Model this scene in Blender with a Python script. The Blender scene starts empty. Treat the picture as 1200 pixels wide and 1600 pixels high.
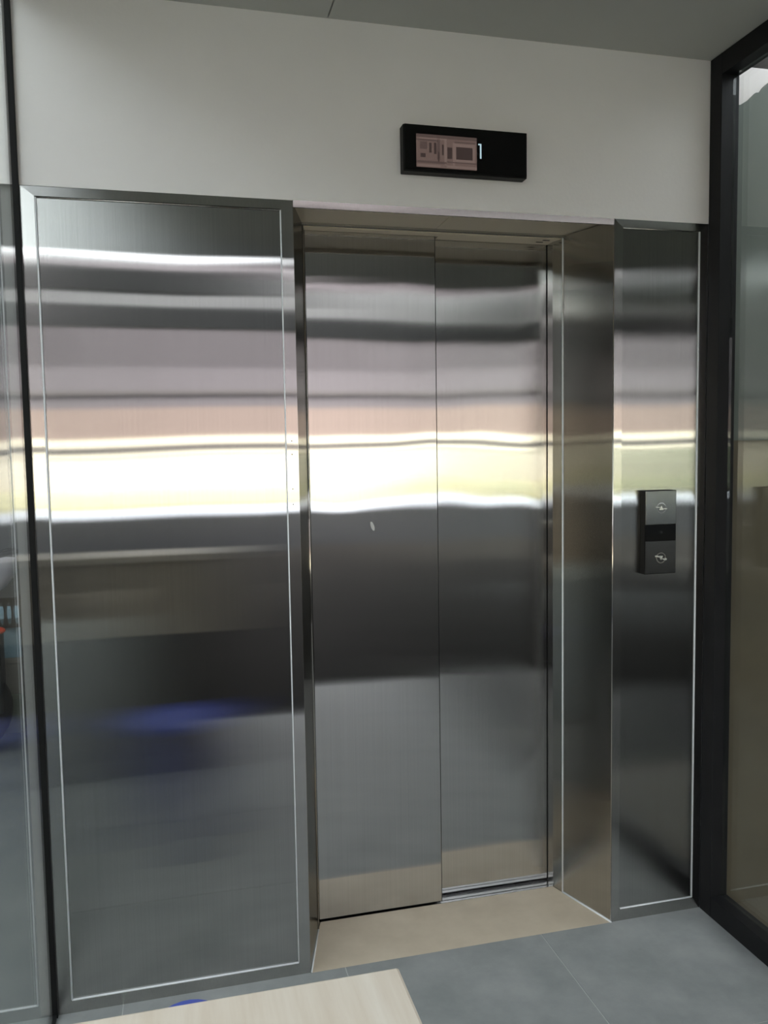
import bpy, math, random
from mathutils import Vector, Matrix, noise

random.seed(7)
scene = bpy.context.scene
col = scene.collection

# ------------------------------------------------------------------ camera
CAM = (-0.3334, -2.3076, 1.5207)
RX, RY, RZ, FPX = -0.0755, 0.0159, -0.2446, 1300.33
R = Matrix.Rotation(RZ, 3, 'Z') @ Matrix.Rotation(RX, 3, 'X') @ Matrix.Rotation(RY, 3, 'Y')
cd = bpy.data.cameras.new('camera'); cam = bpy.data.objects.new('camera', cd); col.objects.link(cam)
cx, cy, cz = R.col[0], R.col[2], -R.col[1]
M4 = Matrix((cx, cy, cz)).transposed().to_4x4(); M4.translation = Vector(CAM)
cam.matrix_world = M4
cd.sensor_fit = 'VERTICAL'; cd.sensor_height = 36; cd.sensor_width = 27
cd.lens = FPX * 36 / 1600; cd.clip_start = 0.02; cd.clip_end = 300
scene.camera = cam

# ------------------------------------------------------------------ sky, sun, exposure
w = bpy.data.worlds.new('sky'); scene.world = w; w.use_nodes = True
wn = w.node_tree.nodes; wl = w.node_tree.links
sky = wn.new('ShaderNodeTexSky'); sky.sky_type = 'NISHITA'; sky.sun_disc = False
sky.sun_elevation = math.radians(52); sky.sun_rotation = math.radians(20); sky.dust_density = 3.0
bg = wn['Background']; bg.inputs[1].default_value = 0.27
hs_ = wn.new('ShaderNodeHueSaturation'); hs_.inputs['Saturation'].default_value = .2      # hazy white sky
wl.new(sky.outputs[0], hs_.inputs['Color']); wl.new(hs_.outputs[0], bg.inputs[0])
sd = bpy.data.lights.new('sun', 'SUN'); sd.energy = 2.6; sd.angle = 0.009; sd.color = (1, .95, .88)
sun = bpy.data.objects.new('sun', sd); col.objects.link(sun)
sun_from = Vector((math.sin(math.radians(20)) * math.cos(math.radians(52)), math.cos(math.radians(20)) * math.cos(math.radians(52)), math.sin(math.radians(52))))
sun.rotation_euler = sun_from.to_track_quat('Z', 'Y').to_euler(); sun.location = (0, 4, 14)
vs = scene.view_settings
vs.view_transform = 'Standard'; vs.look = 'None'; vs.gamma = 1; vs.use_curve_mapping = False
vs.exposure = 2.12
scene.cycles.use_denoising = True
scene.cycles.max_bounces = 10; scene.cycles.diffuse_bounces = 6; scene.cycles.glossy_bounces = 6
scene.cycles.transparent_max_bounces = 12; scene.cycles.sample_clamp_indirect = 6

# ------------------------------------------------------------------ materials
MATS = {}
def new_mat(name):
    m = bpy.data.materials.new(name); m.use_nodes = True
    nt = m.node_tree
    return m, nt.nodes, nt.links, nt.nodes['Principled BSDF']
def noise_node(n, l, scale, detail=3, rough=.5, vec=(1, 1, 1)):
    tc = n.new('ShaderNodeTexCoord'); mp = n.new('ShaderNodeMapping'); mp.inputs['Scale'].default_value = vec
    no = n.new('ShaderNodeTexNoise'); no.inputs['Scale'].default_value = scale
    no.inputs['Detail'].default_value = detail; no.inputs['Roughness'].default_value = rough
    l.new(tc.outputs['Object'], mp.inputs[0]); l.new(mp.outputs[0], no.inputs['Vector'])
    return no
def mix_cols(n, l, fac, a, b, lo=.35, hi=.65):
    r = n.new('ShaderNodeValToRGB'); r.color_ramp.elements[0].position = lo; r.color_ramp.elements[1].position = hi
    r.color_ramp.elements[0].color = (*a, 1); r.color_ramp.elements[1].color = (*b, 1)
    l.new(fac, r.inputs[0]); return r
def paint(name, a, b=None, rough=.6, scale=4, bump=0, bscale=60, spec=.5, metallic=0, detail=4, vec=(1, 1, 1)):
    m, n, l, p = new_mat(name)
    b = b or tuple(c * 1.12 for c in a)
    no = noise_node(n, l, scale, detail, .6, vec)
    l.new(mix_cols(n, l, no.outputs['Fac'], a, b).outputs[0], p.inputs['Base Color'])
    p.inputs['Roughness'].default_value = rough; p.inputs['Specular IOR Level'].default_value = spec
    p.inputs['Metallic'].default_value = metallic
    if bump:
        nb = noise_node(n, l, bscale, 3); bp = n.new('ShaderNodeBump')
        bp.inputs['Strength'].default_value = bump; bp.inputs['Distance'].default_value = .003
        l.new(nb.outputs['Fac'], bp.inputs['Height']); l.new(bp.outputs[0], p.inputs['Normal'])
    MATS[name] = m; return m
def steel(name, colr=(.60, .585, .565), ah=.09, av=.0015, haze=.02, hr=.32, ha=.9, wave=.0025, wscale=2.2, streak=.05, seed=0.0):
    # vertically brushed metal: reflections spread sideways (ah) much more than up and down (av), plus a soft haze lobe
    m, n, l, p = new_mat(name); out = n['Material Output']
    st = noise_node(n, l, 1, 4, .6, (420, 420, 1.3))
    a = tuple(c * (1 - streak) for c in colr); b = tuple(min(1, c * (1 + streak)) for c in colr)
    cr = mix_cols(n, l, st.outputs['Fac'], a, b, .3, .7)
    g = n.new('ShaderNodeBsdfAnisotropic'); g.distribution = 'BECKMANN'
    mean = math.sqrt(ah * av); g.inputs['Roughness'].default_value = math.sqrt(mean)
    g.inputs['Anisotropy'].default_value = 1 - av / mean; g.inputs['Rotation'].default_value = .25
    tg = n.new('ShaderNodeTangent'); tg.direction_type = 'UV_MAP'; tg.uv_map = 'grain'
    l.new(tg.outputs[0], g.inputs['Tangent']); l.new(cr.outputs[0], g.inputs['Color'])
    p.inputs['Metallic'].default_value = 1; p.inputs['Roughness'].default_value = hr; p.inputs['Anisotropic'].default_value = ha
    l.new(tg.outputs[0], p.inputs['Tangent']); l.new(cr.outputs[0], p.inputs['Base Color'])
    mx = n.new('ShaderNodeMixShader'); mx.inputs[0].default_value = haze
    l.new(g.outputs[0], mx.inputs[1]); l.new(p.outputs[0], mx.inputs[2]); l.new(mx.outputs[0], out.inputs[0])
    if wave:
        wv = noise_node(n, l, wscale, 1, .4)
        mp = [x for x in n if x.bl_idname == 'ShaderNodeMapping'][-1]; mp.inputs['Location'].default_value = (seed, seed * .7, seed * 1.3)
        bp = n.new('ShaderNodeBump'); bp.inputs['Strength'].default_value = 1; bp.inputs['Distance'].default_value = wave
        l.new(wv.outputs['Fac'], bp.inputs['Height']); l.new(bp.outputs[0], g.inputs['Normal']); l.new(bp.outputs[0], p.inputs['Normal'])
    MATS[name] = m; return m
def glass(name, tint=(.93, .96, .94)):
    m, n, l, p = new_mat(name); n.remove(p); out = n['Material Output']
    tr = n.new('ShaderNodeBsdfTransparent'); tr.inputs[0].default_value = (*tint, 1)
    gl = n.new('ShaderNodeBsdfGlossy'); gl.inputs['Roughness'].default_value = 0.0; gl.inputs['Color'].default_value = (1, 1, 1, 1)
    ge = n.new('ShaderNodeNewGeometry'); mi = n.new('ShaderNodeMapRange')      # same air-to-glass reflectance on both faces
    mi.inputs[3].default_value = 1.52; mi.inputs[4].default_value = 1 / 1.52
    fr = n.new('ShaderNodeFresnel'); mx = n.new('ShaderNodeMixShader')
    l.new(ge.outputs['Backfacing'], mi.inputs[0]); l.new(mi.outputs[0], fr.inputs['IOR'])
    l.new(fr.outputs[0], mx.inputs[0]); l.new(tr.outputs[0], mx.inputs[1]); l.new(gl.outputs[0], mx.inputs[2])
    l.new(mx.outputs[0], out.inputs[0]); MATS[name] = m; return m
def emit(name, c, s=1.0):
    m, n, l, p = new_mat(name); p.inputs['Base Color'].default_value = (0.01, .01, .01, 1); p.inputs['Roughness'].default_value = .1
    p.inputs['Emission Color'].default_value = (*c, 1); p.inputs['Emission Strength'].default_value = s; MATS[name] = m; return m

steel('steel_panel', colr=(.42, .415, .40), wave=.0011, seed=3.1, wscale=1.7)
steel('steel_door', colr=(.52, .51, .49), wave=.0016, seed=8.4, wscale=2.3)
steel('steel_frame', colr=(.48, .47, .45), wave=.0006, wscale=3, seed=1.7)
steel('steel_bright', colr=(.68, .65, .61), wave=0)
steel('steel_soffit', colr=(.86, .77, .64), wave=0, haze=.9, hr=.6, ha=.2)  # tan glow reflected under the head is put into this colour
steel('steel_splay', colr=(.44, .43, .41), wave=.0012, wscale=2.5, seed=5)
steel('steel_button', colr=(.17, .172, .17), wave=0, av=.02, ah=.06)
steel('aluminium', colr=(.5, .5, .5), wave=0, av=.03, ah=.06)
paint('white_wall', (.80, .78, .77), (.83, .81, .80), rough=.75, scale=2.5, bump=.12, bscale=90)
paint('ceiling_paint', (.53, .525, .48), (.55, .545, .50), rough=.8, scale=3, bump=.1)
paint('soffit_paint', (.5, .5, .5), (.54, .54, .54), rough=.7)
paint('beam_grey', (.10, .105, .105), (.12, .125, .125), rough=.6)
paint('court_brown', (.22, .175, .13), (.26, .21, .16), rough=.8)
paint('slot_white', (.8, .8, .8), (.84, .84, .84), rough=.7)
paint('grey_tile', (.25, .265, .262), (.34, .352, .345), rough=.55, scale=5, bump=.08, bscale=160, detail=8, spec=.35)
paint('grout', (.48, .49, .48), rough=.9, scale=40)
paint('tan_stone', (.55, .465, .35), (.63, .54, .415), rough=.45, scale=7, detail=8)
paint('caulk', (.78, .8, .82), (.84, .86, .88), rough=.5, scale=30)
paint('black_frame', (.010, .010, .011), (.013, .013, .014), rough=.5, scale=8, spec=.2)
paint('black_gasket', (.006, .006, .006), rough=.6, spec=.2)
paint('black_gloss', (.004, .004, .004), rough=.06, spec=.3)
paint('black_plastic', (.007, .007, .007), (.009, .009, .009), rough=.45, spec=.12)
paint('desk_wood', (.66, .57, .46), (.76, .69, .59), rough=.5, scale=3, vec=(14, 1, 14), detail=6)
paint('desk_side', (.45, .38, .29), (.52, .45, .36), rough=.5, scale=3, vec=(14, 1, 1), detail=5)
paint('desk_dark', (.05, .042, .035), (.065, .055, .045), rough=.5)
paint('blue_plastic', (.03, .065, .40), (.035, .075, .44), rough=.4)
paint('brown_stone', (.10, .08, .052), (.13, .105, .07), rough=.6, scale=3, detail=7)
paint('green_plaster', (.135, .152, .135), (.155, .172, .152), rough=.8, scale=3)
paint('pink_plaster', (.80, .73, .71), (.86, .80, .78), rough=.8, scale=5)
paint('dark_slot', (.006, .006, .006), rough=.8, spec=.1)
paint('button_mark', (.7, .7, .68), rough=.25, metallic=1)
paint('asphalt', (.018, .0195, .0215), (.022, .0235, .0255), rough=.95, spec=.05, scale=2)
paint('porch_floor', (.020, .019, .018), (.026, .025, .023), rough=.95, spec=.05, scale=2)
paint('pavement', (.36, .39, .44), (.42, .45, .5), rough=.95, spec=.05)
paint('grass', (.42, .42, .25), (.5, .49, .32), rough=.9, scale=12)
paint('street_white', (.58, .54, .44), (.62, .58, .48), rough=.8)
paint('facade_pink', (.20, .155, .14), (.225, .175, .158), rough=.8)
paint('facade_upper', (.112, .103, .115), (.124, .114, .127), rough=.8)
paint('facade_ledge', (.09, .082, .085), rough=.7)
paint('facade_dark', (.06, .055, .055), rough=.6)
paint('yard_wall', (.10, .105, .105), (.13, .135, .135), rough=.85, scale=2)
paint('yard_floor', (.16, .175, .175), (.2, .215, .21), rough=.95, spec=.05, scale=5)
paint('building_grey', (.3, .3, .29), (.34, .34, .33), rough=.8)
paint('scooter_white', (.62, .62, .70), (.66, .66, .73), rough=.3)
paint('scooter_dark', (.02, .022, .024), rough=.5)
paint('rubber', (.015, .015, .015), rough=.8)
paint('red_lens', (.7, .07, .03), rough=.2)
paint('pale_blue', (.35, .52, .60), rough=.6)
paint('beige_card', (.42, .39, .33), rough=.8)
paint('pale_green', (.35, .38, .30), rough=.8, scale=20)
paint('pale_oval', (.62, .62, .6), rough=.6, scale=50)
glass('clear_glass'); glass('window_glass', (.5, .55, .55))

# ------------------------------------------------------------------ geometry helpers
def tag(o, label=None, cat=None, group=None, kind=None):
    if label: o['label'] = label
    if cat: o['category'] = cat
    if group: o['group'] = group
    if kind: o['kind'] = kind
    return o
def empty(name, loc=(0, 0, 0)):
    o = bpy.data.objects.new(name, None); col.objects.link(o); o.location = loc; o.empty_display_size = .1
    return o
def mesh_obj(name, verts, faces, mat, parent=None, smooth=False, bevel=0, seg=2):
    me = bpy.data.meshes.new(name); me.from_pydata([tuple(v) for v in verts], [], faces); me.update()
    mats = mat if isinstance(mat, (list, tuple)) else [mat]
    for m in mats: me.materials.append(MATS[m])
    uv = me.uv_layers.new(name='grain')
    for pl in me.polygons:
        nrm = pl.normal
        if abs(nrm.z) > .7: u = Vector((0, 1, 0)); v = Vector((1, 0, 0))      # grain of flat sheets runs along x
        else:
            u = Vector((-nrm.y, nrm.x, 0)).normalized(); v = Vector((0, 0, 1))
        for li in pl.loop_indices:
            c = me.vertices[me.loops[li].vertex_index].co
            uv.data[li].uv = (c.dot(u), c.dot(v))
        pl.use_smooth = smooth
    o = bpy.data.objects.new(name, me); col.objects.link(o)
    if parent:
        o.parent = parent; o.location = -Vector(parent_world(parent))
    if bevel:
        b = o.modifiers.new('bevel', 'BEVEL'); b.width = bevel; b.segments = seg; b.limit_method = 'ANGLE'; b.angle_limit = .6
        b.harden_normals = False
    return o
def parent_world(p):
    v = Vector(p.location)
    while p.parent: p = p.parent; v += Vector(p.location)
    return v
def box_data(x0, x1, y0, y1, z0, z1):
    v = [(x, y, z) for z in (z0, z1) for y in (y0, y1) for x in (x0, x1)]
    f = [(0, 2, 3, 1), (4, 5, 7, 6), (0, 1, 5, 4), (2, 6, 7, 3), (0, 4, 6, 2), (1, 3, 7, 5)]
    return v, f
def box(name, x0, x1, y0, y1, z0, z1, mat, parent=None, bevel=0):
    v, f = box_data(x0, x1, y0, y1, z0, z1)
    return mesh_obj(name, v, f, mat, parent, bevel=bevel)
def prism_xz(name, poly, y0, y1, mat, parent=None, bevel=0):     # poly counter-clockwise seen from -y
    n = len(poly); v = [(x, y0, z) for x, z in poly] + [(x, y1, z) for x, z in poly]
    f = [tuple(range(n)), tuple(range(2 * n - 1, n - 1, -1))] + [(i, n + i, n + (i + 1) % n, (i + 1) % n) for i in range(n)]
    return mesh_obj(name, v, f, mat, parent, bevel=bevel)
def prism_xy(name, poly, z0, z1, mat, parent=None, bevel=0):     # poly counter-clockwise seen from above
    n = len(poly); v = [(x, y, z0) for x, y in poly] + [(x, y, z1) for x, y in poly]
    f = [tuple(range(n - 1, -1, -1)), tuple(range(n, 2 * n))] + [(i, (i + 1) % n, n + (i + 1) % n, n + i) for i in range(n)]
    return mesh_obj(name, v, f, mat, parent, bevel=bevel)
def lathe(name, prof, c, mat, parent=None, seg=32, axis='z'):    # prof: list of (r, h)
    v = []; f = []; n = len(prof)
    for i in range(seg):
        a = 2 * math.pi * i / seg
        for r, h in prof:
            p = (r * math.cos(a), r * math.sin(a), h)
            if axis == 'y': p = (p[0], p[2], -p[1])
            if axis == 'x': p = (p[2], p[0], p[1])
            v.append((c[0] + p[0], c[1] + p[1], c[2] + p[2]))
    for i in range(seg):
        j = (i + 1) % seg
        for k in range(n - 1):
            f.append((i * n + k, j * n + k, j * n + k + 1, i * n + k + 1))
    f.append(tuple(i * n for i in range(seg - 1, -1, -1))); f.append(tuple(i * n + n - 1 for i in range(seg)))
    return mesh_obj(name, v, f, mat, parent, smooth=True)
def tube(name, pts, r, mat, parent=None, seg=10):
    pts = [Vector(p) for p in pts]; v = []; f = []
    for i, p in enumerate(pts):
        d = (pts[min(i + 1, len(pts) - 1)] - pts[max(i - 1, 0)]).normalized()
        a = d.cross(Vector((0, 0, 1))) if abs(d.z) < .95 else d.cross(Vector((1, 0, 0))); a.normalize(); b = d.cross(a)
        rr = r[i] if isinstance(r, (list, tuple)) else r
        for k in range(seg):
            t = 2 * math.pi * k / seg; v.append(p + a * rr * math.cos(t) + b * rr * math.sin(t))
    for i in range(len(pts) - 1):
        for k in range(seg):
            f.append((i * seg + k, i * seg + (k + 1) % seg, (i + 1) * seg + (k + 1) % seg, (i + 1) * seg + k))
    f.append(tuple(range(seg - 1, -1, -1))); f.append(tuple((len(pts) - 1) * seg + k for k in range(seg)))
    return mesh_obj(name, v, f, mat, parent, smooth=True)
def ellipsoid(name, c, r, mat, parent=None, nu=24, nv=14, cut=None):
    v = []; f = []
    for j in range(nv + 1):
        t = math.pi * j / nv
        for i in range(nu):
            a = 2 * math.pi * i / nu
            z_ = c[2] + r[2] * math.cos(t)
            v.append((c[0] + r[0] * math.sin(t) * math.cos(a), c[1] + r[1] * math.sin(t) * math.sin(a), min(z_, cut) if cut else z_))
    for j in range(nv):
        for i in range(nu):
            k = (i + 1) % nu
            f.append((j * nu + i, (j + 1) * nu + i, (j + 1) * nu + k, j * nu + k))
    return mesh_obj(name, v, f, mat, parent, smooth=True)

XA, XB, XC, XD, ZT, ZC = -0.6907, 0.0, 0.9689, 1.2882, 2.2, 2.6848
XG = -0.698                   # room face of the left glass
PB = .034                     # width of the steel border strips

# ------------------------------------------------------------------ the setting
floor = tag(empty('floor'), 'grey stone-look floor tiles with pale joints', None, None, 'structure')
box('floor_base', -0.70, 6.0, -2.4, 0.02, -.12, -.0012, 'grout', floor)
box('porch_stone', -0.70, 6.0, -5.6, -2.4, -.12, -.001, 'porch_floor', floor)
xs = [-.698, -.523, .103, .727, 1.352] + [1.352 + .625 * k for k in range(1, 8)]
ys = [0.02, -.522, -1.147, -1.772, -2.397]
g = .0016
tile_cache = {}
for i in range(len(xs) - 1):
    for j in range(len(ys) - 1):
        x0, x1, y1, y0 = xs[i] + g, min(xs[i + 1], 6.0) - g, ys[j] - g, max(ys[j + 1], -5.6) + g
        if x1 - x0 < .02 or y1 - y0 < .02: continue
        key = (round(x1 - x0, 3), round(y1 - y0, 3), i < 4, j < 2)
        if key not in tile_cache:
            o = box('tile', 0, x1 - x0, 0, y1 - y0, -.01, 0, 'grey_tile' if i < 4 else ('brown_stone' if j < 2 else 'porch_floor'), floor)
            tile_cache[key] = o
        else:
            o = tile_cache[key].copy(); col.objects.link(o); o.parent = floor
        o.location = (x0, y0, 0)

tag(box('wall_back', -.737, XD + .06, 0, .34, ZT - .001, ZC + .1, 'white_wall'), 'white painted wall above the steel cladding', kind='structure')
tag(box('wall_back_left', -.737, -.012, .012, .34, -.05, ZT - .001, 'building_grey'), kind='structure')
tag(box('wall_back_right', XC + .012, XD + .06, .012, .34, -.05, ZT - .001, 'building_grey'), kind='structure')
tag(box('wall_shaft', -.737, XD + .06, .34, .5, -.05, ZC + .1, 'building_grey'), kind='structure')

ceiling = tag(empty('ceiling'), 'dark grey painted ceiling boards with a thin joint', None, None, 'structure')
gj = .0022
SX = .35                                                                       # the pale soffit and the roof slot end here
prism_xy('ceiling_board', [(XG, 0), (XG, -2.25), (.114 - gj, -2.62), (.107 - gj, 0)], ZC, ZC + .03, 'ceiling_paint', ceiling)
prism_xy('ceiling_board', [(.107 + gj, 0), (.114 + gj, -2.62), (SX, -2.71), (SX, -3.05), (1.36, -3.05), (1.36, 0)], ZC, ZC + .03, 'ceiling_paint', ceiling)
box('ceiling_board', 1.362, 6.0, -3.05, -.75, ZC, ZC + .03, 'ceiling_paint', ceiling)  # stops short of the wall, opening added so sky brightens the plaster
prism_xy('soffit_board', [(XG, -2.254), (XG, -2.85), (SX, -2.85), (SX, -2.714), (.114, -2.624)], ZC, ZC + .03, 'soffit_paint', ceiling)
# roof slab over the boards, then an open pergola of dark beams
box('roof_slab', XG - .02, 1.36, -2.85, 0.0, ZC + .03, ZC + .2, 'soffit_paint', ceiling)
box('roof_slab', SX, 1.36, -3.05, -2.85, ZC + .03, ZC + .2, 'soffit_paint', ceiling)
box('roof_slab', 1.3605, 6.0, -3.05, -.75, ZC + .03, ZC + .2, 'soffit_paint', ceiling)
box('beam', -1.4, SX + .1, -3.4, -3.3, 2.5525, 2.693, 'beam_grey', ceiling)
box('ceiling_board', 2.2, 6.0, -5.44, -3.052, ZC, ZC + .03, 'ceiling_paint', ceiling)  # unseen roof added over the right porch to cut sky in the reflection
box('roof_slab', 2.2, 6.0, -5.44, -3.0505, ZC + .0305, ZC + .2, 'soffit_paint', ceiling)
box('beam', -1.4, 6.0, -4.3, -4.2, 2.455, 2.61, 'beam_grey', ceiling)
box('board', -1.4, 2.199, -4.23, -4.2, 2.6105, 2.85, 'slot_white', ceiling)
box('beam', -1.4, 6.0, -5.6, -5.45, 2.75, 2.9, 'beam_grey', ceiling)
wall_r = tag(empty('wall_right'), 'unfinished wall beyond the right glass, brown cladding under grey-green plaster', None, None, 'structure')
box('base_coat', XD + .06, 6.0, .012, .34, 0, ZC, 'pink_plaster', wall_r)
box('cladding', XD + .06, 6.0, -.006, .011, 0, 1.53, 'brown_stone', wall_r)
edge = [(1.345, 2.555), (1.378, 2.562), (1.40, 2.565), (1.43, 2.583), (1.455, 2.606), (1.47, 2.608), (1.483, 2.626), (1.50, 2.64), (1.56, 2.66), (1.7, 2.664), (6.0, 2.67)]
prism_xz('plaster_coat', [(1.345, 1.53), (6.0, 1.53)] + edge[::-1], .002, .0119, 'green_plaster', wall_r)
box('wall_right_side', 6.0, 6.2, -5.6, .34, -.1, ZC + .3, 'building_grey').__setitem__('kind', 'structure')

# unseen lift building, tall for its shade; the court beyond the left glass
tower = box('lift_building', -.737, 6.2, .5, 9, -.1, 27.5, 'building_grey')  # height raised so its unseen bulk shades the road and pavement
tag(tower, 'unseen grey building over the lift shaft, made tall to shade the street', 'building'); tower['kind'] = 'structure'
bx_ = box('lift_building_front', -.737, 6.2, .0, .5, ZC + .1, 27.5, 'building_grey', tower)
court = tag(empty('ground'), 'grey court floor beyond the left glass', None, None, 'structure')
box('court_slab', -6, -.70, -5.6, 3.4, -.12, -.001, 'yard_floor', court)
tag(box('wall_left', -6, -.737, 3.2, 3.4, -.1, 8, 'yard_wall'), 'dark wall at the end of the court', None, None, 'structure')  # made tall to keep the court in shade
wls = tag(empty('wall_left_side'), 'unseen court side with pale and dark bands added for the splay reflection', None, None, 'structure')  # bands added to give the right splay something to reflect
box('brown_wall', -6.3, -6, -5.6, 3.4, -.1, 2.05, 'court_brown', wls)
box('dark_band', -6.3, -6, -5.6, 3.4, 2.051, 3.1, 'beam_grey', wls)
box('pale_band', -6.3, -5.9, -5.6, 3.4, 3.15, 3.35, 'slot_white', wls)
box('pale_band', -6.3, -5.95, -5.6, 3.4, 3.55, 3.85, 'slot_white', wls)
box('mid_band', -6.3, -6, -5.6, 3.4, 3.36, 3.54, 'beam_grey', wls)
box('upper_wall', -6.3, -6, -5.6, 3.4, 3.86, 5.2, 'beam_grey', wls)
# street
street = tag(empty('street_ground'), 'porch floor, asphalt road and pavement across the street', None, None, 'structure')
box('porch_slab', -14, 14, -10.3, -5.6, -.12, -.002, 'porch_floor', street)
box('road', -40, 40, -18.3, -10.3, -.12, -.03, 'asphalt', street)
box('pavement', -40, 40, -21.3, -18.3, -.12, .0, 'pavement', street)
box('lawn', -40, 40, -22, -21.3, -.12, .02, 'grass', street)
gw = empty('garden_wall', (0, -22, 0))
tag(gw, 'sunlit white garden wall with a dark rail across the street', 'wall')
box('wall_body', -40, 40, -22.2, -22, 0, 1.42, 'street_white', gw)
box('coping', -40, 40, -22.24, -21.96, 1.42, 1.47, 'street_white', gw)
box('hand_rail', -40, 40, -22.13, -22.07, 1.53, 1.70, 'facade_dark', gw)
for k in range(-13, 14): box('rail_post', k * 3 - .04, k * 3 + .04, -22.13, -22.07, 1.47, 1.53, 'facade_dark', gw)
paint('hedge_leaves', (.05, .06, .036), (.09, .105, .064), rough=.8, scale=6)
paint('groundcover', (.40, .385, .24), (.50, .48, .33), rough=.8, scale=6)
paint('hedge_stem', (.08, .06, .04), rough=.9)
def hedge(label, x0, x1, y, hw, h, mat, seed):
    hd = empty('hedge', ((x0 + x1) / 2, y, 0)); tag(hd, label, 'hedge')
    hv = []; hf = []; nu_, nv_ = int((x1 - x0) * 4.5), 14
    for i in range(nu_ + 1):
        for j in range(nv_ + 1):
            t = math.pi * j / nv_; x_ = x0 + (x1 - x0) * i / nu_
            q = 1 + .16 * noise.noise(Vector((x_ * 1.3, j * .8, seed)))
            hv.append((x_, y + hw * q * math.cos(t) * (abs(math.cos(t)) + .01) ** -.4, .1 * h + .9 * h * q * math.sin(t) ** .5))
    for i in range(nu_):
        for j in range(nv_):
            k = i * (nv_ + 1) + j; hf.append((k, k + 1, k + nv_ + 2, k + nv_ + 1))
    mesh_obj('foliage', hv, hf, mat, hd)
    for k in range(int((x1 - x0) / 2)): tube('stem', [(x0 + 1 + 2 * k, y, 0), (x0 + 1 + 2 * k, y, h * .4)], .03, 'hedge_stem', hd, 6)
hedge('tall dark green hedge in front of the white garden wall', 8, 28, -21.4, .42, 1.34, 'hedge_leaves', 2)
hedge('low yellow-green hedge along the foot of the white garden wall', -30, 7.5, -21.7, .2, .5, 'groundcover', 5)
hs = empty('street_building', (0, -25, 0)); tag(hs, 'pink rendered building across the street behind the white wall', 'building')
box('ground_storey', -40, 40, -33, -25, 0, 2.95, 'facade_pink', hs)
box('plinth', -40, 40, -25, -24.93, 0, 1.98, 'street_white', hs)
box('ledge', -40, 40, -25.0, -24.9, 3.36, 3.50, 'facade_ledge', hs)
box('upper_storey', -40, 40, -33, -25.0, 2.95, 7.5, 'facade_upper', hs)
for k in range(-8, 9):
    wdw = box('window', k * 4.5 - .7, k * 4.5 + .7, -25.04, -25.0, 4.2, 5.9, 'street_white', hs)
    box('pane', k * 4.5 - .58, k * 4.5 + .58, -25.06, -25.041, 4.32, 5.78, 'facade_dark', wdw)

# ------------------------------------------------------------------ steel wall panels
def strip(name, poly, ny, y1, mat, parent):      # mitred strip, front face leaning back towards its outer edge
    n = len(poly); v = [(x, y, z) for (x, z), y in zip(poly, ny)] + [(x, y1, z) for x, z in poly]
    f = [tuple(range(n)), tuple(range(2 * n - 1, n - 1, -1))] + [(i, n + i, n + (i + 1) % n, (i + 1) % n) for i in range(n)]
    return mesh_obj(name, v, f, mat, parent)
def border(parent, x0, x1, z0, z1, wl, wr, wb, wt, yo, yi, y1, mat):
    a, b, c, d = (x0, z0), (x1, z0), (x1, z1), (x0, z1)
    A, B, C, D = (x0 + wl, z0 + wb), (x1 - wr, z0 + wb), (x1 - wr, z1 - wt), (x0 + wl, z1 - wt)
    strip('bottom_strip', [a, b, B, A], (yo, yo, yi, yi), y1, mat, parent)
    ys0 = yi + .0008
    strip('side_strip', [B, b, c, C], (yi, ys0, ys0, yi), y1, mat, parent)
    strip('top_strip', [D, C, c, d], (yi, yi, yo, yo), y1, mat, parent)
    strip('side_strip', [a, A, D, d], (ys0, yi, yi, ys0), y1, mat, parent)
def bead(parent, p, q, r=.0022, mat='caulk'):
    return tube('sealant_bead', [p, q], r, mat, parent, 8)

pl = empty('steel_wall_panel', (-.345, 0, 0))
tag(pl, 'large brushed stainless steel wall panel left of the elevator doors', 'wall panel')
border(pl, XA, XB, 0.0, ZT - .001, PB, PB * .95, .036, .026, .0015, -.0025, .0119, 'steel_frame')
box('sheet', XA + PB + .0005, XB - PB, .003, .0118, .0365, ZT - .0275, 'steel_panel', pl)
cy_ = .0005
bead(pl, (XA + PB + .002, cy_, .038), (XB - PB, cy_, .038), .0028)
bead(pl, (XA + PB + .002, cy_, .038), (XA + PB + .002, cy_, ZT - .029), .0028)
bead(pl, (XB - PB + .001, cy_, .038), (XB - PB + .001, cy_, ZT - .029), .0024)
bead(pl, (XA + PB + .002, cy_, ZT - .029), (XB - PB, cy_, ZT - .029), .0014, 'steel_bright')
for z in (1.547, 1.51, 1.414, 1.371):
    lathe('rivet', [(.0016, 0), (.0016, -.0006), (.0008, -.001)], (-.018, -.002, z), 'dark_slot', pl, 10, 'y')

pr = empty('steel_wall_panel', (1.13, 0, 0))
tag(pr, 'narrow brushed steel wall panel carrying the call buttons, right of the doors', 'wall panel')
border(pr, XC, XD, 0.0, ZT - .001, .027, .026, .04, .025, .0015, -.0025, .0119, 'steel_frame')
box('sheet', XC + .0275, XD - .0265, .001, .0118, .0405, ZT - .0265, 'steel_panel', pr)
bead(pr, (XC + .032, 0, .041), (XD - .028, 0, .041), .0026)
bead(pr, (XD - .028, 0, .041), (XD - .028, 0, ZT - .027), .0027)
bead(pr, (XC + .03, 0, ZT - .027), (XD - .028, 0, ZT - .027), .0014, 'steel_bright')

# ------------------------------------------------------------------ elevator entrance
el = empty('elevator_entrance', (.48, .1, 0))
tag(el, 'closed two-leaf brushed steel elevator doors in a splayed steel surround', 'elevator')
SL, SR, SY = (.058, .21), (.902, .207), .21
JL, JR, JY = .071, .888, .252
DH = 2.187
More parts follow.
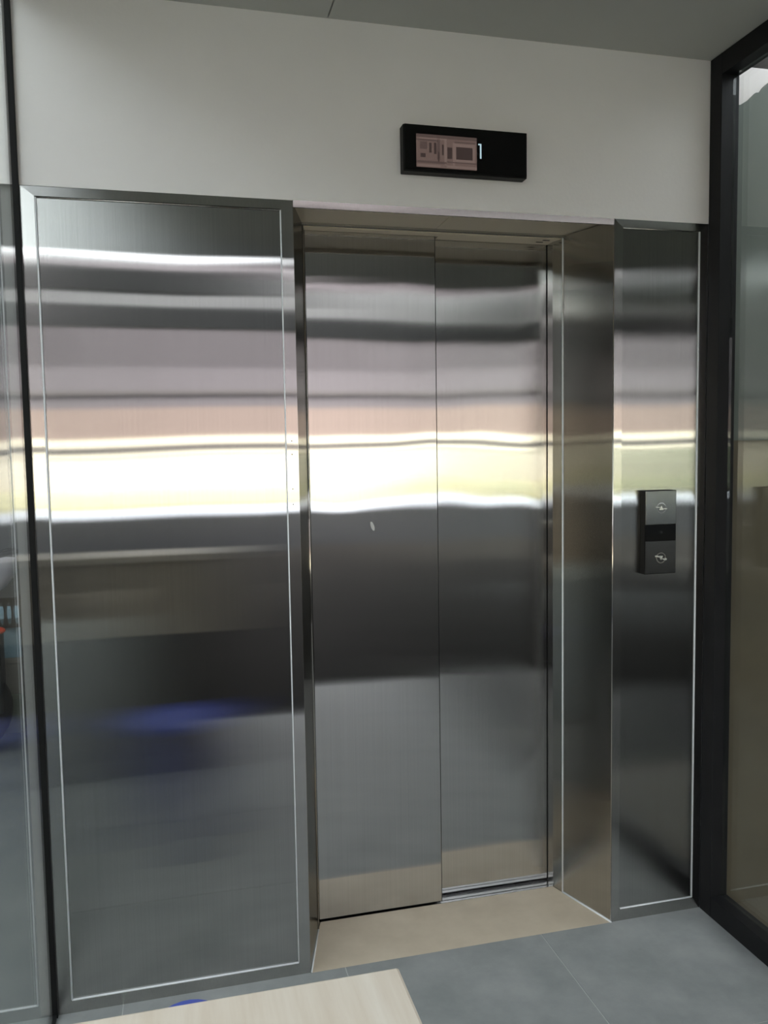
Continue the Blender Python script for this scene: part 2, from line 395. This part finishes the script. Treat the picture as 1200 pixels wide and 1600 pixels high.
# splayed sides (thin sheets with depth), jamb returns
prism_xy('splayed_side', [(0.0, .0015), (SL[0], SL[1]), (SL[0] - .012, SL[1] + .004), (-.0115, .0119), (-.0005, .0119)], 0, ZT - .006, 'steel_splay', el, .0006)
prism_xy('splayed_side', [(XC, .0015), (XC + .0115, .0119), (SR[0] + .012, SR[1] + .004), (SR[0], SR[1])], 0, ZT - .006, 'steel_splay', el, .0006)
prism_xy('jamb', [(SL[0], SL[1] + .0005), (JL, JY), (JL, .33), (SL[0] - .012, .33), (SL[0] - .012, SL[1] + .0045)], 0, ZT - .004, 'steel_frame', el, .0005)
prism_xy('jamb', [(SR[0], SR[1] + .0005), (SR[0] + .012, SR[1] + .0045), (SR[0] + .012, .33), (JR, .33), (JR, JY)], 0, ZT - .004, 'steel_frame', el, .0005)
# head: front lip, soffit in two sheets, trim, inner soffit
lv = [(.001, .0001, 2.181), (XC - .001, .0001, 2.181), (XC - .001, -.002, ZT - .001), (.001, -.002, ZT - .001)]
mesh_obj('head_lip', lv + [(x, .006, z) for x, y, z in lv], [(0, 1, 2, 3), (7, 6, 5, 4), (0, 4, 5, 1), (1, 5, 6, 2), (2, 6, 7, 3), (3, 7, 4, 0)], 'steel_frame', el)
box('soffit', .001, .4705, .0065, .1985, 2.196, 2.199, 'steel_soffit', el)
box('soffit', .4725, XC - .001, .0065, .1985, 2.196, 2.199, 'steel_soffit', el)
box('head_trim', SL[0] - .012, SR[0] + .012, .199, .212, 2.1885, 2.199, 'steel_frame', el, .001)
box('inner_soffit', SL[0] - .012, .496, .2125, .2535, DH, 2.199, 'steel_soffit', el)
box('inner_soffit', .4965, SR[0] + .012, .2125, .2925, DH, 2.199, 'steel_soffit', el)
for (x, y) in ((.858, .236), (.846, .262)):
    box('slot', x - .012, x + .012, y - .003, y + .003, DH - .0008, DH + .002, 'dark_slot', el)
# leaves
dl = box('door_leaf', JL - .005, .4850, .256, .282, .006, ZT - .002, 'steel_door', el, .0012)
box('seam_strip', .4851, .4866, .2562, .2585, .006, ZT - .003, 'black_gasket', dl)  # thin black strip drawn for the dark line between the leaves
dr = box('door_leaf', .47, JR + .004, .296, .322, .006, ZT - .002, 'steel_door', el, .0012)
prism_xz('pale_mark', [(.268 + .0055 * math.cos(t) * .9 - .011 * math.sin(t) * .42, 1.277 + .0055 * math.cos(t) * .42 + .016 * math.sin(t) * .9) for t in [2 * math.pi * k / 18 for k in range(18)]], .2553, .2559, 'pale_oval', dl)  # small pale oval on the left leaf
box('shadow_gap', JR - .001, JR + .004, .2925, .2955, .006, DH, 'dark_slot', el)
# sill
sill = prism_xy('sill_stone', [(.002, -.0), (XC - .002, -.0), (SR[0] - .001, SR[1]), (JR - .001, .2505), (JL + .001, .2505), (SL[0] + .001, SL[1])], -.03, .0005, 'tan_stone', el)
tr = box('sill_track', JL - .01, JR + .01, .251, .335, -.03, -.006, 'aluminium', el)
for a, b in ((.251, .262), (.266, .281), (.285, .2925), (.300, .308), (.314, .335)):
    box('track_rib', JL - .005, JR + .005, a, b, -.006, .001, 'aluminium', tr)
bead(el, (SL[0] + .001, SL[1], .002), (.003, .0, .002), .0026)
bead(el, (SR[0] - .001, SR[1] - .001, .002), (XC, -.002, .002), .003)
bead(el, (SR[0] - .0005, SR[1] - .001, .002), (SR[0] - .0005, SR[1] - .001, 2.188), .0026, 'caulk')
bead(el, (SL[0] + .001, SL[1] - .001, .002), (SL[0] + .001, SL[1] - .001, 2.188), .002, 'steel_bright')
bead(el, (XC - .0002, .0008, .002), (XC - .0002, .0008, 2.18), .0018, 'steel_bright')
bead(el, (XB, .001, .002), (XB, .001, 2.18), .001, 'steel_bright')

# ------------------------------------------------------------------ floor indicator above the doors
fi = empty('floor_indicator', (.487, 0, 2.35)); tag(fi, 'black glossy floor display showing the number 1 on the white wall', 'display')
box('housing', .305, .672, -.034, 0, 2.286, 2.412, 'black_plastic', fi, .002)
box('front_glass', .308, .670, -.0385, -.0345, 2.290, 2.411, 'black_gloss', fi, .001)
ys_ = -.0388
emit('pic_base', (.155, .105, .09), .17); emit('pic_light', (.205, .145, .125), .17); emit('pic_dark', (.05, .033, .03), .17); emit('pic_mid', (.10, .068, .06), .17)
emit('digit', (.45, .62, .68), .22)
# facade image beside the digit: flat emissive polygons just in front of the glass
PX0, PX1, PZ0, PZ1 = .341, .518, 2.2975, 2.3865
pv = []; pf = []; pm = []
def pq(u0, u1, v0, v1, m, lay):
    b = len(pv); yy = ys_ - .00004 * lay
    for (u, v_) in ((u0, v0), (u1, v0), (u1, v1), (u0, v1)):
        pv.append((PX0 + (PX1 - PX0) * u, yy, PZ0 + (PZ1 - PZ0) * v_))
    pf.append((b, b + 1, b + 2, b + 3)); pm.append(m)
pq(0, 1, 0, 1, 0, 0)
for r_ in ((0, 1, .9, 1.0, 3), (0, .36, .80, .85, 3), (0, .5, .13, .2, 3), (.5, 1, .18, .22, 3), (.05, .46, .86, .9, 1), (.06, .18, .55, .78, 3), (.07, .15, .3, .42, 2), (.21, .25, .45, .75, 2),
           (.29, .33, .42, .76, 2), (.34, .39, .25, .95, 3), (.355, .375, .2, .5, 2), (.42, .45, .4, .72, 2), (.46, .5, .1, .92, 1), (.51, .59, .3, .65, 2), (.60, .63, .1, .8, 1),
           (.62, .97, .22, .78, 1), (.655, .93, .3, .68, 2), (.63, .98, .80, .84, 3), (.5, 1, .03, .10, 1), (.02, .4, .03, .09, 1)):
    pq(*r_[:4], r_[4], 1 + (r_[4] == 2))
po = mesh_obj('facade_picture', pv, pf, ['pic_base', 'pic_light', 'pic_dark', 'pic_mid'], fi)
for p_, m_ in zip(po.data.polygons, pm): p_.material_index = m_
prism_xz('screen_digit', [(.5275, 2.331), (.5320, 2.331), (.5320, 2.3715), (.5225, 2.3715), (.5225, 2.3675), (.5275, 2.3675)], ys_ - .0002, ys_, 'digit', fi)

# ------------------------------------------------------------------ call buttons
cb = empty('call_button_panel', (1.118, 0, 1.25)); tag(cb, 'black call plate with two square metal buttons on the narrow steel panel', 'call button')
YB = -.026
box('plate', 1.0645, 1.1725, YB + .002, .001, 1.120, 1.3795, 'black_plastic', cb, .001)
box('indicator_window', 1.0655, 1.1715, YB, YB + .002, 1.2245, 1.2735, 'black_gloss', cb)
box('indicator_mark', 1.1135, 1.1245, YB - .0004, YB, 1.2515, 1.2528, 'steel_button', cb)
box('indicator_mark', 1.1135, 1.1245, YB - .0004, YB, 1.2475, 1.2488, 'steel_button', cb)
for zc_, up, z0, z1 in ((1.3255, 1, 1.2745, 1.3785), (1.1705, -1, 1.1215, 1.2235)):
    bt = box('button', 1.0655, 1.1715, YB - .001, YB + .002, z0, z1, 'steel_button', cb, .0008)
    yf = YB - .0012; xc = 1.119
    n_ = 28; ro, ri = .0165, .0145
    rv = [(xc + r_ * math.cos(2 * math.pi * k / n_), y_, zc_ + r_ * math.sin(2 * math.pi * k / n_)) for y_ in (yf - .0012, yf) for r_ in (ro, ri) for k in range(n_)]
    rf = []
    for k in range(n_):
        j = (k + 1) % n_
        rf += [(k, n_ + k, n_ + j, j), (k, j, 2 * n_ + j, 2 * n_ + k), (n_ + k, 3 * n_ + k, 3 * n_ + j, n_ + j)]
    mesh_obj('ring', rv, rf, 'steel_bright', bt)
    h = .0075 * up
    tri = [(xc - .0075, zc_ - h * .8), (xc + .0075, zc_ - h * .8), (xc, zc_ + h)]
    if up < 0: tri = tri[::-1]
    prism_xz('arrow', tri, yf - .0014, yf, 'button_mark', bt)
    s_ = .5 if up > 0 else 1
    prism_xz('bolt_mark', [(xc - .021, zc_ + .004 * s_), (xc - .012, zc_ + .0025 * s_), (xc + .002, zc_ + .0015), (xc - .012, zc_ + .007 * s_), (xc - .019, zc_ + .0085 * s_)], yf - .0016, yf, 'button_mark', bt)
    prism_xz('bolt_mark', [(xc - .002, zc_ - .002), (xc + .012, zc_ - .0075 * s_), (xc + .019, zc_ - .0085 * s_), (xc + .02, zc_ - .003 * s_), (xc + .012, zc_ - .0025 * s_)], yf - .0016, yf, 'button_mark', bt)

# ------------------------------------------------------------------ glass partitions
gp = empty('glass_partition', (1.31, -1.3, 0)); tag(gp, 'black-framed glass partition right of the call buttons', 'partition')
X0, X1, XGR = XD + .002, XD + .062, 1.328
PE = -2.75
box('post', X0, X1, -.058, -.002, 0, ZC - .001, 'black_frame', gp, .001)
box('post', X0, X1, PE, PE + .058, 0, ZC - .001, 'black_frame', gp, .001)
box('bottom_rail', X0, X1, PE + .059, -.059, 0, .067, 'black_frame', gp, .001)
box('top_rail', X0, X1, PE + .059, -.059, 2.622, ZC - .001, 'black_frame', gp, .001)
box('glass_pane', XGR, XGR + .010, PE + .059, -.0595, .0675, 2.6215, 'clear_glass', gp)
gl = empty('glass_partition', (-.70, -1.3, 0)); tag(gl, 'frameless glass partition with black corner strip left of the large panel', 'partition')
box('glass_pane', XG - .003, XG, PE, -.004, .012, ZC - .012, 'clear_glass', gl)
box('corner_strip', XG - .012, XA, -.012, -.0025, 0, ZC - .001, 'black_gasket', gl, .001)
box('top_channel', XG - .014, XG + .004, PE, -.0125, ZC - .012, ZC - .001, 'black_frame', gl)
box('bottom_channel', XG - .014, XG + .004, PE, -.0125, 0, .012, 'black_frame', gl)
box('post', XG - .03, XG + .02, PE - .05, PE - .001, 0, ZC - .001, 'black_frame', gl)

# ------------------------------------------------------------------ desk under the camera, stool
dk = empty('reception_counter', (-.42, -1.9, 0)); tag(dk, 'pale wooden counter ledge in the foreground at bottom left', 'counter')
DX0, DX1, DY1, DZ = -.67, -.1525, -1.611, 1.054
box('ledge', DX0, DX1, DY1 - .24, DY1, DZ - .03, DZ, 'desk_wood', dk, .003)
box('front_board', DX0 + .01, DX1 - .01, DY1 - .035, DY1 - .015, .68, DZ - .0305, 'desk_side', dk)
box('lower_board', DX0 + .01, DX1 - .01, DY1 - .035, DY1 - .015, .10, .6795, 'desk_dark', dk)
box('plinth', DX0 + .03, DX1 - .03, DY1 - .8, DY1 - .06, 0, .0995, 'desk_dark', dk)
box('side_board', DX0 + .01, DX0 + .028, DY1 - .85, DY1 - .0355, .10, .73, 'desk_dark', dk)
box('side_board', DX1 - .028, DX1 - .01, DY1 - .85, DY1 - .0355, .10, .73, 'desk_dark', dk)
box('worktop', DX0 + .004, DX1 - .004, DY1 - .9, DY1 - .036, .7305, .76, 'desk_side', dk, .002)
st = empty('plastic_stool', (-.345, -.951, 0)); tag(st, 'blue plastic stool, its rim just showing past the pale desk top', 'stool')
def seat_ring(hs_, rc, ang, cx_, cy_):
    pts = []
    for q, (sx, sy) in enumerate(((1, 1), (-1, 1), (-1, -1), (1, -1))):
        for t in range(7):
            a_ = math.pi / 2 * q + math.pi / 12 * t
            pts.append((sx * (hs_ - rc) + rc * math.cos(a_), sy * (hs_ - rc) + rc * math.sin(a_)))
    c_, s_ = math.cos(ang), math.sin(ang)
    return [(cx_ + x * c_ - y * s_, cy_ + x * s_ + y * c_) for x, y in pts]
SCX, SCY, SA = -.352, -.954, math.radians(41)
rings = [(.128, .478), (.141, .470), (.145, .474), (.145, .494), (.140, .503), (.128, .5055)]
sv = []; sf = []
for h_, z_ in rings: sv += [(x, y, z_) for x, y in seat_ring(h_, .06, SA, SCX, SCY)]
for k in range(len(rings) - 1):
    for i in range(28): sf.append((k * 28 + i, k * 28 + (i + 1) % 28, (k + 1) * 28 + (i + 1) % 28, (k + 1) * 28 + i))
sf.append(tuple(range(27, -1, -1))); sf.append(tuple(140 + i for i in range(28)))
mesh_obj('seat', sv, sf, 'blue_plastic', st)
for q in range(4):
    a_ = SA + math.pi / 4 + math.pi / 2 * q
    tube('leg', [(SCX + .135 * math.cos(a_), SCY + .135 * math.sin(a_), .479), (SCX + .19 * math.cos(a_), SCY + .19 * math.sin(a_), 0)], [.024, .018], 'blue_plastic', st, 8)

# ------------------------------------------------------------------ things in the court beyond the left glass
sc_ = empty('scooter', (-1.55, 2.2, 0)); tag(sc_, 'white motor scooter seen through the left glass', 'scooter')
SYc = 2.2
ellipsoid('tail_cowl', (-1.36, SYc, .985), (.235, .13, .19), 'scooter_white', sc_, cut=1.0)
ellipsoid('seat', (-1.62, SYc, 1.0), (.3, .12, .06), 'scooter_dark', sc_)
tube('grab_rail', [(-1.45, SYc - .1, .96), (-1.18, SYc - .1, 1.03), (-1.13, SYc, 1.035), (-1.18, SYc + .1, 1.03), (-1.45, SYc + .1, .96)], .014, 'aluminium', sc_)
lathe('rear_wheel', [(.13, -.03), (.2, -.045), (.24, -.02), (.24, .02), (.2, .045), (.13, .03)], (-1.42, SYc, .24), 'rubber', sc_, 40, 'y')
lathe('front_wheel', [(.13, -.03), (.2, -.045), (.24, -.02), (.24, .02), (.2, .045), (.13, .03)], (-2.55, SYc, .24), 'rubber', sc_, 40, 'y')
ellipsoid('tail_light', (-1.235, SYc - .1, .655), (.06, .04, .022), 'red_lens', sc_)
box('rear_guard', -1.36, -1.215, SYc - .06, SYc + .06, .22, .63, 'scooter_dark', sc_, .01)
ellipsoid('body', (-1.75, SYc, .55), (.42, .13, .25), 'scooter_white', sc_)
ellipsoid('leg_shield', (-2.3, SYc, .72), (.1, .2, .38), 'scooter_white', sc_)
tube('steering_column', [(-2.55, SYc, .24), (-2.3, SYc, .8), (-2.24, SYc, 1.08)], .03, 'scooter_dark', sc_)
tube('handlebar', [(-2.18, SYc - .32, 1.08), (-2.24, SYc, 1.1), (-2.18, SYc + .32, 1.08)], .016, 'scooter_dark', sc_)
gr = empty('iron_grille', (-1.25, 2.45, 0)); tag(gr, 'dark grille with a row of oval openings behind the scooter', 'grille')
# plate with real oval openings: built from columns between ovals
def oval_plate(x0, x1, n, z0, z1, y0, y1, zc_, hz, hx):
    wdt = (x1 - x0) / n
    for k in range(n):
        xa = x0 + k * wdt; xm = xa + wdt / 2
        for sgn in (-1, 1):
            pts = [(xm + sgn * wdt / 2, z0), (xm + sgn * wdt / 2, z1), (xm, z1)]
            pts += [(xm + sgn * hx * math.sin(math.pi * t / 12), zc_ + hz * math.cos(math.pi * t / 12)) for t in range(13)] + [(xm, z0)]
            if sgn > 0: pts = [pts[0]] + pts[1:]
            else: pts = pts[::-1]
            prism_xz('bar', pts, y0, y1, 'scooter_dark', gr)
oval_plate(-1.50, -1.165, 9, .60, .76, 2.44, 2.46, .675, .062, .0125)
box('post', -1.52, -1.50, 2.43, 2.47, 0, .78, 'scooter_dark', gr)
box('post', -1.164, -1.146, 2.43, 2.47, 0, .78, 'scooter_dark', gr)
def crate(name, label, x0, x1, y0, y1, z0, z1, mat):
    r_ = empty(name, ((x0 + x1) / 2, (y0 + y1) / 2, z0)); tag(r_, label, 'box', 'boxes stacked in the court')
    box('body', x0 + .008, x1 - .008, y0 + .008, y1 - .008, z0, z1 - .03, mat, r_, .004)
    box('lid', x0, x1, y0, y1, z1 - .0295, z1, mat, r_, .004)
crate('storage_box', 'pale green box at the bottom of the stack in the court', -1.45, -1.06, 2.5, 2.9, 0, .22, 'pale_green')
crate('storage_box', 'beige cardboard box in the middle of the stack in the court', -1.45, -1.06, 2.5, 2.9, .2205, .42, 'beige_card')
crate('storage_box', 'pale blue box on top of the stack in the court', -1.45, -1.06, 2.5, 2.9, .4205, .64, 'pale_blue')
